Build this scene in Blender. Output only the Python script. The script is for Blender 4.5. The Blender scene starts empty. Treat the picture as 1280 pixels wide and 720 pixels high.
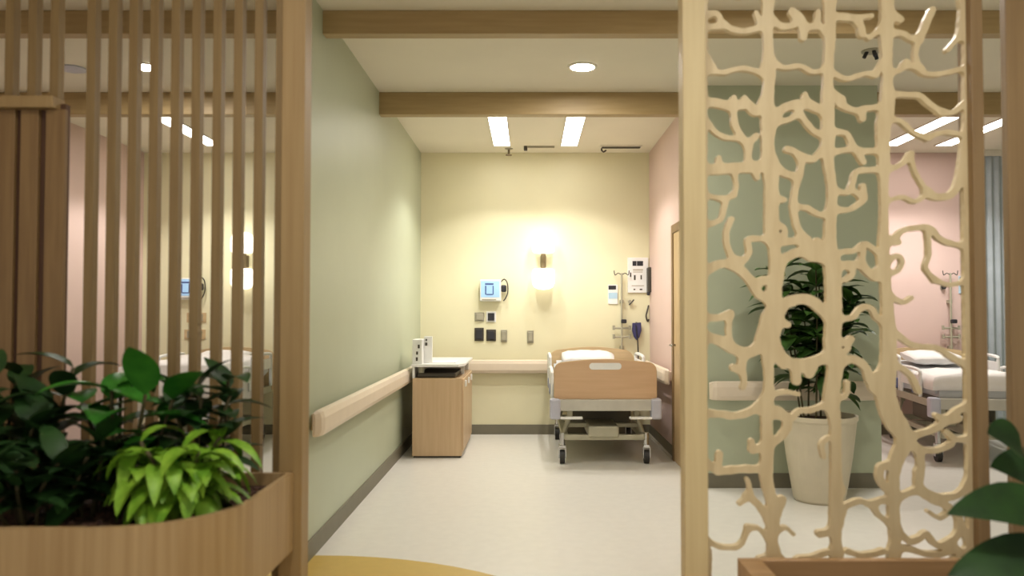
import bpy, bmesh, math, random
import numpy as np
from mathutils import Vector, Matrix
PI = math.pi
scene = bpy.context.scene
COL = scene.collection
random.seed(7)

# ------------------------------------------------------------------ camera
F, PX, EYE, PITCH = 1000.0, 662.0, 1.40, 0.028
cam_d = bpy.data.cameras.new('camera'); cam = bpy.data.objects.new('camera', cam_d); COL.objects.link(cam)
cam.location = (0, 0, EYE); cam.rotation_euler = (PI/2 + PITCH, 0, 0)
cam_d.sensor_width = 36.0; cam_d.lens = F/1280*36; cam_d.shift_x = -(PX-640)/1280
cam_d.clip_start = 0.05; cam_d.clip_end = 60
cam_d.dof.use_dof = True; cam_d.dof.focus_distance = 8.3; cam_d.dof.aperture_fstop = 1.9
scene.camera = cam

def W(px, py, d):
    """metric position, on the plane y = d, of a measured point of the photograph"""
    cx, cy = (px-PX)/F, (360-py)/F
    dy = math.cos(PITCH) - cy*math.sin(PITCH); dz = math.sin(PITCH) + cy*math.cos(PITCH)
    return Vector((cx*d/dy, d, EYE + dz*d/dy))
def X(px, d): return W(px, 380, d).x
def Z(py, d): return W(662, py, d).z
H = 3.2

# ------------------------------------------------------------------ materials
def lin(c):
    return tuple(((v/255)/12.92 if v/255 <= .04045 else (((v/255)+.055)/1.055)**2.4) for v in c) + (1,)
def mat(name, rgb, rough=.6, metal=0, var=.06, scale=8, stretch=(1, 1, 1), rgb2=None, bump=0, spec=.5, emit=None, strength=0, coat=0):
    m = bpy.data.materials.new(name); m.use_nodes = True
    nt = m.node_tree; b = nt.nodes['Principled BSDF']
    b.inputs['Roughness'].default_value = rough; b.inputs['Metallic'].default_value = metal
    b.inputs['Specular IOR Level'].default_value = spec
    b.inputs['Coat Weight'].default_value = coat
    tc = nt.nodes.new('ShaderNodeTexCoord'); mp = nt.nodes.new('ShaderNodeMapping'); mp.inputs['Scale'].default_value = stretch
    nz = nt.nodes.new('ShaderNodeTexNoise'); nz.inputs['Scale'].default_value = scale; nz.inputs['Detail'].default_value = 4
    rp = nt.nodes.new('ShaderNodeValToRGB')
    c1 = lin(rgb); c2 = lin(rgb2) if rgb2 else tuple(min(1, v*(1+var)) for v in c1[:3])+(1,)
    c0 = c1 if rgb2 else tuple(v*(1-var) for v in c1[:3])+(1,)
    rp.color_ramp.elements[0].color = c0; rp.color_ramp.elements[1].color = c2
    rp.color_ramp.elements[0].position = .35; rp.color_ramp.elements[1].position = .65
    L = nt.links.new
    L(tc.outputs['Object'], mp.inputs['Vector']); L(mp.outputs['Vector'], nz.inputs['Vector']); L(nz.outputs['Fac'], rp.inputs['Fac'])
    L(rp.outputs['Color'], b.inputs['Base Color'])
    if bump:
        bp = nt.nodes.new('ShaderNodeBump'); bp.inputs['Strength'].default_value = bump; bp.inputs['Distance'].default_value = .01
        L(nz.outputs['Fac'], bp.inputs['Height']); L(bp.outputs['Normal'], b.inputs['Normal'])
    if emit:
        b.inputs['Emission Color'].default_value = lin(emit); b.inputs['Emission Strength'].default_value = strength
    return m
M = dict(
 green=mat('sage_paint', (180,187,162), .42, var=.02, scale=2),
 yellow=mat('yellow_paint', (229,223,188), .5, var=.02, scale=2),
 pink=mat('pink_paint', (214,187,178), .5, var=.02, scale=2),
 ceil=mat('ceiling_paint', (228,221,202), .8, var=.015, scale=2),
 floor=mat('vinyl_floor', (222,219,211), .32, var=.02, scale=14, spec=.4),
 floory=mat('yellow_vinyl', (199,168,84), .35, var=.03, scale=14),
 base=mat('grey_baseboard', (116,111,94), .5, var=.04),
 cove=mat('cove_strip', (190,182,166), .4),
 rail=mat('cream_handrail', (226,211,190), .35, var=.02, spec=.5),
 beam=mat('beam_oak', (172,148,104), .5, stretch=(.6,8,8), scale=5, rgb2=(163,139,95)),
 slat=mat('slat_oak', (134,110,70), .5, stretch=(10,10,.5), scale=5, rgb2=(123,99,61)),
 plank=mat('plank_oak', (132,104,66), .5, stretch=(10,10,.5), scale=5, rgb2=(120,92,57)),
 dark=mat('groove_wood', (84,56,38), .6, stretch=(10,10,.5)),
 post=mat('post_oak', (156,130,88), .5, stretch=(9,9,.4), scale=4, rgb2=(147,120,78)),
 lat=mat('lattice_birch', (214,196,158), .5, stretch=(6,6,1), scale=5, rgb2=(204,184,145)),
 frame=mat('frame_birch', (212,194,150), .5, stretch=(9,9,.4), scale=4, rgb2=(204,184,140)),
 stile=mat('brown_stile', (146,120,84), .5, stretch=(9,9,.4), scale=4, rgb2=(134,108,74)),
 planter=mat('planter_oak', (172,145,104), .5, stretch=(14,14,.35), scale=3, rgb2=(156,127,86)),
 planter2=mat('planter_box_oak', (176,140,98), .5, stretch=(.5,9,9), scale=4, rgb2=(162,127,86)),
 soil=mat('bark_soil', (96,66,48), .95, scale=60, rgb2=(48,32,24), bump=1),
 cab=mat('cabinet_oak', (208,180,144), .42, stretch=(10,10,.6), scale=3, rgb2=(200,170,133)),
 door=mat('door_oak', (196,168,124), .45, stretch=(8,8,.5), scale=3, rgb2=(184,154,110)),
 bedw=mat('bed_maple', (208,174,138), .42, stretch=(.7,8,8), scale=3, rgb2=(201,166,130)),
 bedw2=mat('bed_maple_edge', (206,180,138), .42, stretch=(.7,8,8), scale=3),
 linen=mat('white_linen', (232,228,224), .9, var=.02, scale=12, bump=.15),
 blanket=mat('grey_blanket', (196,198,200), .9, var=.03, scale=12, bump=.15),
 bedp=mat('grey_bed_plastic', (190,186,174), .4),
 lilac=mat('lilac_bumper', (184,184,196), .4),
 blue=mat('blue_plastic', (70,92,150), .4),
 bmetal=mat('bed_frame_metal', (176,172,150), .4, metal=.2),
 under=mat('under_bed_metal', (92,86,70), .5),
 tyre=mat('dark_rubber', (44,42,40), .6),
 chrome=mat('chrome', (190,190,190), .2, metal=1),
 brass=mat('brushed_brass', (120,106,80), .5, metal=.3),
 white=mat('white_plastic', (232,232,228), .4, var=.02),
 paper=mat('white_paper', (238,236,232), .7, var=.02),
 grey=mat('grey_plate', (160,155,135), .45),
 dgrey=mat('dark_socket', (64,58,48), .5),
 black=mat('black_plastic', (38,38,44), .5),
 navy=mat('navy_cuff', (62,60,104), .7),
 ltblue=mat('pale_blue_print', (176,206,224), .6, var=.02),
 pot=mat('white_pot', (206,196,172), .5, var=.03),
 leafd=mat('dark_leaf', (24,48,22), .5, rgb2=(38,70,28), scale=9, spec=.3),
 leafm=mat('mid_leaf', (32,92,26), .45, rgb2=(60,124,40), scale=9, spec=.3),
 leafb=mat('bright_leaf', (92,138,32), .45, rgb2=(132,172,54), scale=22, spec=.3),
 leaft=mat('tree_leaf', (44,74,28), .45, rgb2=(74,112,48), scale=9),
 stem=mat('plant_stem', (74,66,38), .7),
 curtain=mat('grey_curtain', (158,166,170), .85),
 trim=mat('white_trim', (220,214,200), .5),
 screen=mat('blue_screen', (150,185,214), .3, emit=(160,196,226), strength=.35),
 panel_l=mat('light_diffuser', (255,250,240), .5, emit=(255,249,240), strength=9),
 down_l=mat('downlight_lens', (255,246,230), .5, emit=(255,249,240), strength=250),
 shade=mat('frosted_shade', (255,246,225), .5, emit=(255,248,236), strength=1.6),
)

# ------------------------------------------------------------------ mesh helpers
def BM(): return bmesh.new()
def box(bm, x0, x1, y0, y1, z0, z1, bev=0, seg=2):
    r = bmesh.ops.create_cube(bm, size=1.0)
    vs = r['verts']
    for v in vs:
        v.co = Vector(((x0+x1)/2+v.co.x*(x1-x0), (y0+y1)/2+v.co.y*(y1-y0), (z0+z1)/2+v.co.z*(z1-z0)))
    if bev:
        es = list({e for v in vs for e in v.link_edges})
        bmesh.ops.bevel(bm, geom=es, offset=bev, segments=seg, affect='EDGES', profile=.5)
    return bm
def cyl(bm, a, b, r, n=16, r2=None):
    a, b = Vector(a), Vector(b); d = b-a
    q = d.to_track_quat('Z', 'Y').to_matrix().to_4x4()
    mt = Matrix.Translation((a+b)/2) @ q
    bmesh.ops.create_cone(bm, cap_ends=True, segments=n, radius1=r, radius2=r if r2 is None else r2, depth=d.length, matrix=mt)
    return bm
def tube(bm, pts, r, n=8):
    pts = [Vector(p) for p in pts]; rings = []
    up = Vector((0.13, .21, .97)).normalized()
    for i, p in enumerate(pts):
        t = (pts[min(i+1, len(pts)-1)]-pts[max(i-1, 0)]).normalized()
        s = t.cross(up)
        if s.length < .05: s = t.cross(Vector((1, 0, 0)))
        s.normalize(); u = s.cross(t).normalized()
        rr = r[i] if isinstance(r, (list, tuple)) else r
        rings.append([bm.verts.new(p+s*math.cos(2*PI*k/n)*rr+u*math.sin(2*PI*k/n)*rr) for k in range(n)])
    for a, b in zip(rings, rings[1:]):
        for k in range(n): bm.faces.new((a[k], a[(k+1) % n], b[(k+1) % n], b[k]))
    bm.faces.new(rings[0][::-1]); bm.faces.new(rings[-1])
    return bm
def lathe(bm, prof, c=(0, 0, 0), n=32, caps=True):
    rings = []
    for r, z in prof:
        rings.append([bm.verts.new((c[0]+r*math.cos(2*PI*k/n), c[1]+r*math.sin(2*PI*k/n), c[2]+z)) for k in range(n)])
    for a, b in zip(rings, rings[1:]):
        for k in range(n): bm.faces.new((a[k], a[(k+1) % n], b[(k+1) % n], b[k]))
    if caps: bm.faces.new(rings[0][::-1]); bm.faces.new(rings[-1])
    return bm
def prism(bm, pts, a0, a1, axis='y', bev=0):
    """closed outline extruded along an axis: y -> pts are (x,z); z -> pts are (x,y); x -> pts are (y,z)"""
    def P(p, t):
        return {'y': (p[0], t, p[1]), 'z': (p[0], p[1], t), 'x': (t, p[0], p[1])}[axis]
    A = [bm.verts.new(P(p, a0)) for p in pts]; B = [bm.verts.new(P(p, a1)) for p in pts]
    n = len(pts); f0 = bm.faces.new(A[::-1]); f1 = bm.faces.new(B)
    for k in range(n): bm.faces.new((A[k], A[(k+1) % n], B[(k+1) % n], B[k]))
    if bev:
        es = list(f0.edges)+list(f1.edges)
        bmesh.ops.bevel(bm, geom=es, offset=bev, segments=2, affect='EDGES')
    return bm
def obj(name, bm, m, parent=None, loc=None, smooth=False, label=None):
    bmesh.ops.recalc_face_normals(bm, faces=bm.faces)
    me = bpy.data.meshes.new(name); bm.to_mesh(me); bm.free()
    me.materials.append(M[m])
    if smooth:
        for p in me.polygons: p.use_smooth = True
    o = bpy.data.objects.new(name, me); COL.objects.link(o)
    if parent: o.parent = parent
    if loc is not None: o.location = loc
    if label: o['label'] = label
    return o
def tag(o, label, cat, group=None, kind=None):
    o['label'] = label; o['category'] = cat
    if group: o['group'] = group
    if kind: o['kind'] = kind
    return o
def thing(name, label, cat, loc=(0, 0, 0), rotz=0, group=None):
    o = bpy.data.objects.new(name, None); COL.objects.link(o); o.location = loc; o.rotation_euler = (0, 0, rotz)
    o.empty_display_size = .1
    return tag(o, label, cat, group)
def struct(name, bm, m, label=None):
    o = obj(name, bm, m); o['kind'] = 'structure'
    if label: o['label'] = label
    return o
def dup(root, loc, label, rotz=None, skip=(), mats=None):
    r = root.copy(); COL.objects.link(r); r.location = loc; r['label'] = label
    if rotz is not None: r.rotation_euler = (0, 0, rotz)
    for ch in list(root.children):
        if ch.name.split('.')[0] in skip: continue
        c = ch.copy(); COL.objects.link(c); c.parent = r
        for g in list(ch.children):
            d = g.copy(); COL.objects.link(d); d.parent = c
    return r
def smooth_path(pts, n=5):
    P = [Vector(p) for p in pts]; out = []
    for i in range(len(P)-1):
        p0, p1, p2, p3 = P[max(i-1, 0)], P[i], P[i+1], P[min(i+2, len(P)-1)]
        for k in range(n):
            t = k/n
            out.append(.5*((2*p1)+(-p0+p2)*t+(2*p0-5*p1+4*p2-p3)*t*t+(-p0+3*p1-3*p2+p3)*t**3))
    out.append(P[-1]); return out

# ------------------------------------------------------------------ the setting
XL, XR, YB = -1.24, 1.364, 9.09          # central bay walls, back wall
XLL, XRR = -4.40, 6.0
struct('floor', box(BM(), XLL-.1, XRR+.1, -1.5, YB+.1, -.1, 0), 'floor')
struct('ceiling', box(BM(), XLL-.1, XRR+.1, -1.5, YB+.1, H, H+.1), 'ceil')
struct('wall_back', box(BM(), XLL-.1, 2.79, YB, YB+.1, 0, H), 'yellow')
struct('wall_back_right', box(BM(), 2.79, XRR+.1, YB, YB+.1, 0, H), 'pink')
struct('wall_far_left', box(BM(), XLL-.1, XLL, -1.5, YB, 0, H), 'pink')
struct('wall_far_right', box(BM(), XRR, XRR+.1, -1.5, YB, 0, H), 'green')
struct('wall_left', box(BM(), XL-.1, XL, 4.47, YB, 0, H), 'green')
struct('wall_right', box(BM(), XR, XR+.06, 6.46, YB, 0, H), 'pink')
GX0, GX1, GY = XR+.0, X(1097, 6.4), 6.36
struct('wall_green_front', box(BM(), XR, GX1, GY, GY+.1, 0, H), 'green')
struct('wall_right_bay', box(BM(), GX1-.06, GX1, GY+.1, YB, 0, H), 'pink')
bm = BM(); c = Vector((-1.2, 2.95)); 
struct('trim_1', prism(bm, [(c.x+1.66*math.cos(2*PI*k/64), c.y+1.66*math.sin(2*PI*k/64)) for k in range(64)], -.02, .0015, 'z'), 'floory', 'yellow curved vinyl inlay in the pale floor')
def baseb(name, *b):
    return struct(name, box(BM(), *b), 'base')
baseb('baseboard_back', XL, XR, YB-.012, YB, 0, .11)
baseb('baseboard_back_left', XLL, XL-.1, YB-.012, YB, 0, .11)
baseb('baseboard_back_right', GX1, XRR, YB-.012, YB, 0, .11)
baseb('baseboard_left', XL, XL+.012, 4.47, YB-.012, 0, .11)
baseb('baseboard_right', XR-.012, XR, 7.56, YB-.012, 0, .11)
struct('trim_5', box(BM(), XR-.035, XR-.012, 7.56, YB-.012, 0, .018), 'cove', 'pale strip at the foot of the pink wall beside the bed')
baseb('baseboard_green_front', XR, GX1, GY-.012, GY, 0, .115)
baseb('baseboard_far_left', XLL, XLL+.012, 3.2, YB-.012, 0, .11)
# ceiling beams (each runs right across the bays)
for nm, d, t, b in (('trim_2', 4.75, 14, 42), ('trim_3', 6.55, 119, 143)):
    z0 = Z(b, d)
    if nm == 'trim_3':
        struct('trim_3', box(BM(), XLL, GX0, d, d+.1, z0, H, .004), 'beam', 'oak ceiling beam over the bay openings')
        struct('trim_4', box(BM(), GX1, XRR, d, d+.1, z0, H, .004), 'beam', 'oak ceiling beam right of the green wall')
    else:
        struct(nm, box(BM(), XLL, XRR, d, d+.09, z0, H, .004), 'beam', 'oak ceiling beam nearer the screens')
# door on the right wall of the central bay
dr = thing('door_1', 'pale oak door in the pink right wall beside the bed', 'door'); dr['kind'] = 'structure'
del dr['category']
obj('door_frame', box(box(box(BM(), XR-.03, XR-.001, 7.46, 7.54, 0, 2.2, .004), XR-.03, XR-.001, 6.42, 6.50, 0, 2.2, .004), XR-.03, XR-.001, 6.50, 7.46, 2.12, 2.2, .004), 'plank', dr)
obj('door_leaf', box(BM(), XR-.02, XR-.001, 6.50, 7.46, .005, 2.12), 'door', dr)
bm = BM(); tube(bm, [(XR-.02, 7.38, 1.08), (XR-.07, 7.38, 1.08), (XR-.07, 7.26, 1.08)], .01); obj('door_handle', bm, 'chrome', dr, smooth=True)

# ------------------------------------------------------------------ wall handrails
def handrail(p0, p1, side, label):
    """side: outward normal (x,y); rounded bumper profile with end caps and brackets"""
    p0, p1, nrm = Vector(p0), Vector(p1), Vector(side)
    t = thing('wall_handrail', label, 'handrail', (0, 0, 0), group='cream wall handrails')
    L = (p1-p0).length; d = (p1-p0).normalized()
    prof = [(.045, .69), (.082, .70), (.095, .73), (.095, .80), (.085, .835), (.06, .845), (.045, .84)]
    bm = BM(); rings = []
    for s, k in ((0, .3), (.02, .8), (.05, 1), (L-.05, 1), (L-.02, .8), (L, .3)):
        ring = []
        for o, z in prof:
            oo = .035+(o-.035)*k; zz = .768+(z-.768)*(.75+.25*k)
            q = p0+d*s+nrm*oo; ring.append(bm.verts.new((q.x, q.y, zz)))
        rings.append(ring)
    n = len(prof)
    for a, b in zip(rings, rings[1:]):
        for k in range(n): bm.faces.new((a[k], a[(k+1) % n], b[(k+1) % n], b[k]))
    bm.faces.new(rings[0][::-1]); bm.faces.new(rings[-1])
    obj('rail_cover', bm, 'rail', t)
    nb = max(2, int(L/1.1)+1)
    for i in range(nb):
        q = p0+d*(.15+(L-.3)*i/(nb-1)); a = q+nrm*.0; b = q+nrm*.046
        e = d*.04
        xs = [a.x-abs(e.x), a.x+abs(e.x), b.x]; ys = [a.y-abs(e.y), a.y+abs(e.y), b.y]
        obj('bracket', box(BM(), min(xs), max(xs), min(ys), max(ys), .72, .81), 'rail', t)
    return t
handrail((XL, 4.45, 0), (XL, 8.95, 0), (1, 0, 0), 'cream handrail running along the sage green wall left of the cabinet')
handrail((XL+.11, YB, 0), (XR-.1, YB, 0), (0, -1, 0), 'cream handrail on the yellow wall behind the maple bed')
handrail((XR, 7.6, 0), (XR, 8.95, 0), (-1, 0, 0), 'short cream handrail on the pink wall right of the maple bed')
handrail((XR+.05, GY, 0), (GX1-.03, GY, 0), (0, -1, 0), 'cream handrail on the green wall behind the potted tree')
handrail((XLL+.15, YB, 0), (XL-.12, YB, 0), (0, -1, 0), 'cream handrail on the back wall seen between the wooden slats')

# ------------------------------------------------------------------ light fittings
def bar(x, y0, y1, label):
    t = thing('ceiling_light', label, 'ceiling light', (x, y0, H), group='long ceiling light strips')
    w = .085; L = y1-y0
    bm = BM(); box(bm, -w-.012, -w, 0, L, -.012, 0); box(bm, w, w+.012, 0, L, -.012, 0); box(bm, -w-.012, w+.012, -.012, 0, -.012, 0); box(bm, -w-.012, w+.012, L, L+.012, -.012, 0)
    obj('light_frame', bm, 'trim', t)
    obj('diffuser', box(BM(), -w, w, 0, L, -.008, 0), 'panel_l', t)
    for fy in (.3, .65):
        ld = bpy.data.lights.new('strip_lamp', 'SPOT'); ld.energy = 33; ld.color = (1, .97, .93); ld.spot_size = math.radians(118); ld.spot_blend = .35; ld.shadow_soft_size = .03
        lo = bpy.data.objects.new('strip_lamp', ld); COL.objects.link(lo); lo.parent = t; lo.location = (0, L*fy, -.045)
for x, lab in ((-.30, 'left of the two glowing strips above the maple bed bay'), (.43, 'right of the two glowing strips above the maple bed bay'),
               (-3.42, 'glowing ceiling strip seen between the wooden slats'), (3.91, 'left glowing ceiling strip seen through the lattice above the pink wall'),
               (4.50, 'right glowing ceiling strip beside the brown stile')):
    bar(x, 7.30, 8.66, lab)
def downlight(x, y, label):
    t = thing('downlight', label, 'downlight', (x, y, H), group='round recessed downlights')
    obj('trim_ring', lathe(BM(), [(.088, -.001), (.108, -.001), (.108, -.008), (.088, -.012), (.088, -.001)], n=40, caps=False), 'trim', t)
    obj('lens', lathe(BM(), [(.001, -.008), (.088, -.008), (.088, -.001), (.001, -.001)], n=40), 'down_l', t)
downlight(W(728, 83, 5.85).x, 5.85, 'round glowing downlight in the ceiling of the open bay between the beams')
downlight(W(181, 84, 5.85).x, 5.85, 'round downlight glimpsed between the wooden slats')
downlight(1.6, 3.95, 'round downlight in the ceiling just behind the lattice screen')
# corridor lamps over the planters, beyond the top of the frame
downlight(-.6, 1.6, 'round downlight in the ceiling over the left planter'); downlight(1.2, 1.4, 'round downlight in the ceiling over the right planter')

def sconce(x, label):
    t = thing('wall_sconce', label, 'wall lamp', (x, YB, Z(327, YB)), group='brass and frosted glass wall lamps')
    obj('mount', box(BM(), -.032, .032, -.03, -.001, -.07, .07, .008), 'brass', t)
    obj('stem', cyl(BM(), (0, -.075, -.09), (0, -.075, .09), .026, 20), 'brass', t, smooth=False)
    obj('arm', cyl(BM(), (0, -.03, 0), (0, -.076, 0), .014, 12), 'brass', t)
    for s in (1, -1):
        prof = [(.04, .085), (.10, .088), (.122, .105), (.128, .16), (.125, .25), (.105, .295), (.06, .318), (.005, .323)]
        bm = lathe(BM(), [(r, z*s) for r, z in prof], (0, -.132, 0), 32)
        obj('glass_shade', bm, 'shade', t, smooth=True)
    return t
sconce(W(679, 327, YB).x, 'brass wall lamp with two glowing shades above the maple bed')
sconce(W(308, 327, YB).x, 'brass wall lamp glowing behind the wooden slats')

# ceiling fittings
def label_none(): pass
t = thing('sprinkler_head', 'small brown sprinkler under the ceiling between the two strips', 'sprinkler', (W(636, 187, 8.85).x, 8.85, H), group=None)
obj('escutcheon', lathe(BM(), [(.045, 0), (.045, -.006), (.02, -.015), (.005, -.016)], n=20), 'grey', t)
bm = BM(); cyl(bm, (0, 0, -.01), (0, 0, -.07), .012, 10); cyl(bm, (0, 0, -.07), (0, 0, -.078), .035, 14); obj('deflector', bm, 'brass', t)
t = thing('curtain_track', 'thin dark track on the ceiling between the light strips', 'curtain track', (0, 8.72, H))
bm = BM(); box(bm, W(655, 180, 8.72).x, W(693, 180, 8.72).x, -.012, .012, -.02, 0); obj('rail_strip', bm, 'grey', t)
obj('end_stop', cyl(BM(), (W(657, 180, 8.72).x, 0, -.001), (W(657, 180, 8.72).x, 0, -.05), .02, 12), 'dgrey', t)
t = thing('ceiling_vent', 'slim dark slot vent in the ceiling near the pink wall', 'vent', (1.03, 8.72, H))
obj('vent_frame', box(BM(), -.26, .2, -.05, .05, -.014, 0, .003), 'trim', t)
for i in range(3): obj('slat', box(BM(), -.24, .18, -.038+i*.026, -.022+i*.026, -.022, -.014), 'dgrey', t)
t = thing('pull_hook', 'small dark hook on the ceiling beside the slot vent', 'hook', (W(752, 186, 8.8).x, 8.8, H))
bm = BM(); tube(bm, [(0, 0, 0), (0, 0, -.03), (.02, 0, -.05), (.05, 0, -.03)], .01); obj('hook_arm', bm, 'dgrey', t)
t = thing('ceiling_speaker', 'round grey ceiling speaker seen between the slats at left', 'speaker', (W(90, 90, 5.9).x, 5.9, H))
obj('grille', lathe(BM(), [(.1, 0), (.1, -.01), (.06, -.022), (.01, -.025)], n=28), 'lilac', t)
t = thing('ceiling_sensor', 'dark sensor cluster on the ceiling behind the lattice', 'sensor', (W(1090, 68, 5.5).x, 5.5, H))
obj('mounting_plate', lathe(BM(), [(.07, 0), (.07, -.008), (.01, -.012)], n=24), 'grey', t)
for dx, dy in ((-.035, 0), (.03, .02), (.0, -.03)):
    bm = BM(); cyl(bm, (dx, dy, -.008), (dx*1.6, dy*1.6, -.05), .013, 10); obj('sensor_eye', bm, 'black', t)

# ------------------------------------------------------------------ hospital bed
def rounded(x0, x1, z0, z1, r, n=6, arch=0):
    pts = []
    for cx, cz, a0 in ((x1-r, z0+min(r, .03), -PI/2), (x1-r, z1-r, 0), (x0+r, z1-r, PI/2), (x0+r, z0+min(r, .03), PI)):
        rr = r if cz > z0+.031 else min(r, .03)
        ccx = cx if rr == r else (x1-rr if cx > (x0+x1)/2 else x0+rr)
        for k in range(n+1):
            a = a0+PI/2*k/n; pts.append([ccx+rr*math.cos(a), cz+rr*math.sin(a)])
        if a0 == 0 and arch:
            for k in range(1, 12):
                u = k/12; pts.append([(x1-r)+(x0-x1+2*r)*u, z1+arch*math.sin(PI*u)])
    return pts
def make_bed(label, loc):
    t = thing('hospital_bed', label, 'bed', loc, group='wheeled hospital beds')
    fz1, fz0 = .925, .60
    fb = obj('footboard', prism(BM(), rounded(-.46, .46, fz0, fz1, .075, arch=.028), 0, .032, 'y', .006), 'bedw', t)
    obj('edge_band', prism(BM(), rounded(-.466, .466, fz0-.004, fz1+.007, .08, arch=.028), .008, .026, 'y'), 'bedw2', fb)
    obj('handle_insert', prism(BM(), rounded(-.145, .145, .865, .925, .028), -.006, .04, 'y', .003), 'white', fb, label='white hand hold set in the footboard')
    hb = obj('headboard', prism(BM(), rounded(-.48, .48, .52, .965, .13, arch=.03), 1.66, 1.695, 'y', .006), 'bedw2', t)
    obj('bumper_bar', box(BM(), -.47, .47, -.03, .05, .495, .598, .008), 'bedp', t)
    for s in (-1, 1):
        obj('corner_bumper', box(BM(), s*.455-.048, s*.455+.048, -.05, .06, .42, .605, .018), 'lilac', t)
        obj('foot_lever', box(BM(), s*.31-.1, s*.31+.1, -.07, -.01, .425, .445, .006), 'white', t)
    obj('deck_frame', box(box(box(box(BM(), -.44, -.39, .05, 1.64, .5, .57), .39, .44, .05, 1.64, .5, .57), -.39, .39, .1, .16, .5, .56), -.39, .39, 1.5, 1.56, .5, .56), 'bmetal', t)
    obj('deck_panel', box(BM(), -.40, .40, .16, 1.5, .555, .60, .01), 'under', t)
    # mattress with raised head section
    prof = [(.05, .60), (1.0, .60), (1.62, .70), (1.61, .85), (.98, .75), (.05, .74)]
    obj('mattress', prism(BM(), prof, -.42, .42, 'x', .03), 'blanket', t)
    # side rails: rounded hoop panel with slots
    for s in (-1, 1):
        for (y0, y1, zt) in ((.30, .85, .83), (.92, 1.5, .93)):
            bm = BM(); a = [(y0, .58), (y0, zt-.06), (y0+.05, zt), (y1-.05, zt), (y1, zt-.06), (y1, .58)]
            tube(bm, [(s*.475, y, z) for y, z in smooth_path([(p[0], p[1], 0) for p in a], 4) and [(q.x, q.y) for q in smooth_path([(p[0], p[1], 0) for p in a], 4)]], .017)
            r = obj('side_rail', bm, 'white', t, smooth=True)
            obj('rail_panel', box(BM(), s*.475-.011, s*.475+.011, y0+.015, y1-.015, zt-.16, zt-.05, .008), 'white', r)
            obj('rail_grip', box(BM(), s*.475-.02, s*.475+.02, y0+.06, y0+.2, .60, .70, .01), 'blue', r)
    # lift linkage, base frame, wheels
    bm = BM()
    for x in (-.36, .36): box(bm, x-.03, x+.03, .10, 1.52, .22, .27, .006)
    for y in (.12, 1.0, 1.48): box(bm, -.36, .36, y-.03, y+.03, .215, .265, .006)
    box(bm, -.34, .34, .32, .38, .30, .34, .006)
    obj('base_frame', bm, 'bmetal', t)
    obj('base_cover', box(BM(), -.15, .13, .07, .65, .24, .345, .015), 'bmetal', t)
    obj('motor_box', box(BM(), -.3, .3, .55, 1.1, .30, .46, .02), 'under', t)
    for s in (-1, 1):
        for y in (.22, 1.38):
            bm = BM(); cyl(bm, (s*.37, y, .25), (s*.31, y+.02, .43), .022, 12); box(bm, s*.31-.025, s*.31+.025, y-.02, y+.06, .42, .52, .006); obj('lift_leg', bm, 'bmetal', t, smooth=False)
        for y in (.12, 1.48):
            bm = BM(); cyl(bm, (s*.385, y, .28), (s*.385, y, .15), .024, 12); box(bm, s*.385-.032, s*.385+.032, y-.03, y+.035, .14, .17, .006)
            box(bm, s*.385-.034, s*.385-.026, y-.03, y+.03, .05, .15); box(bm, s*.385+.026, s*.385+.034, y-.03, y+.03, .05, .15)
            cs = obj('caster', bm, 'chrome', t)
            obj('wheel', cyl(BM(), (s*.385-.022, y, .062), (s*.385+.022, y, .062), .062, 24), 'tyre', cs)
    return t
BEDX, BEDY = .685, 7.25
bed = make_bed('maple-ended hospital bed with its footboard towards the open bay', (BEDX, BEDY, 0))
dup(bed, (-3.30, 7.25, 0), 'hospital bed seen between the wooden slats', skip=('footboard',))
dup(bed, (4.15, 7.28, 0), 'hospital bed behind the lattice in front of the pink wall', rotz=-.14, skip=('footboard',))
def pillow(x, y, z, label):
    bm = BM()
    bmesh.ops.create_cube(bm, size=1.0)
    for v in bm.verts: v.co = Vector((v.co.x*.56, v.co.y*.36, v.co.z*.12))
    bmesh.ops.subdivide_edges(bm, edges=bm.edges[:], cuts=7, use_grid_fill=True)
    for v in bm.verts:
        u, w = v.co.x/.28, v.co.y/.18
        k = (1-abs(u)**4*.55)*(1-abs(w)**4*.55)
        v.co.z *= k; v.co.x *= 1-.05*abs(w)**2; v.co.y *= 1-.05*abs(u)**2
        v.co.z += .004*math.sin(9*u+4*w)
    o = obj('pillow', bm, 'linen', smooth=True); o.location = (x, y, z); o.rotation_euler = (.18, 0, 0)
    return tag(o, label, 'pillow', 'white bed pillows')
pillow(BEDX-.06, BEDY+1.38, .895, 'white pillow on the maple-ended bed in the open bay')
pillow(-3.30, BEDY+1.38, .895, 'white pillow on the bed behind the wooden slats')
pillow(4.15+.19, 7.28+1.37, .895, 'white pillow on the bed behind the lattice')
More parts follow.
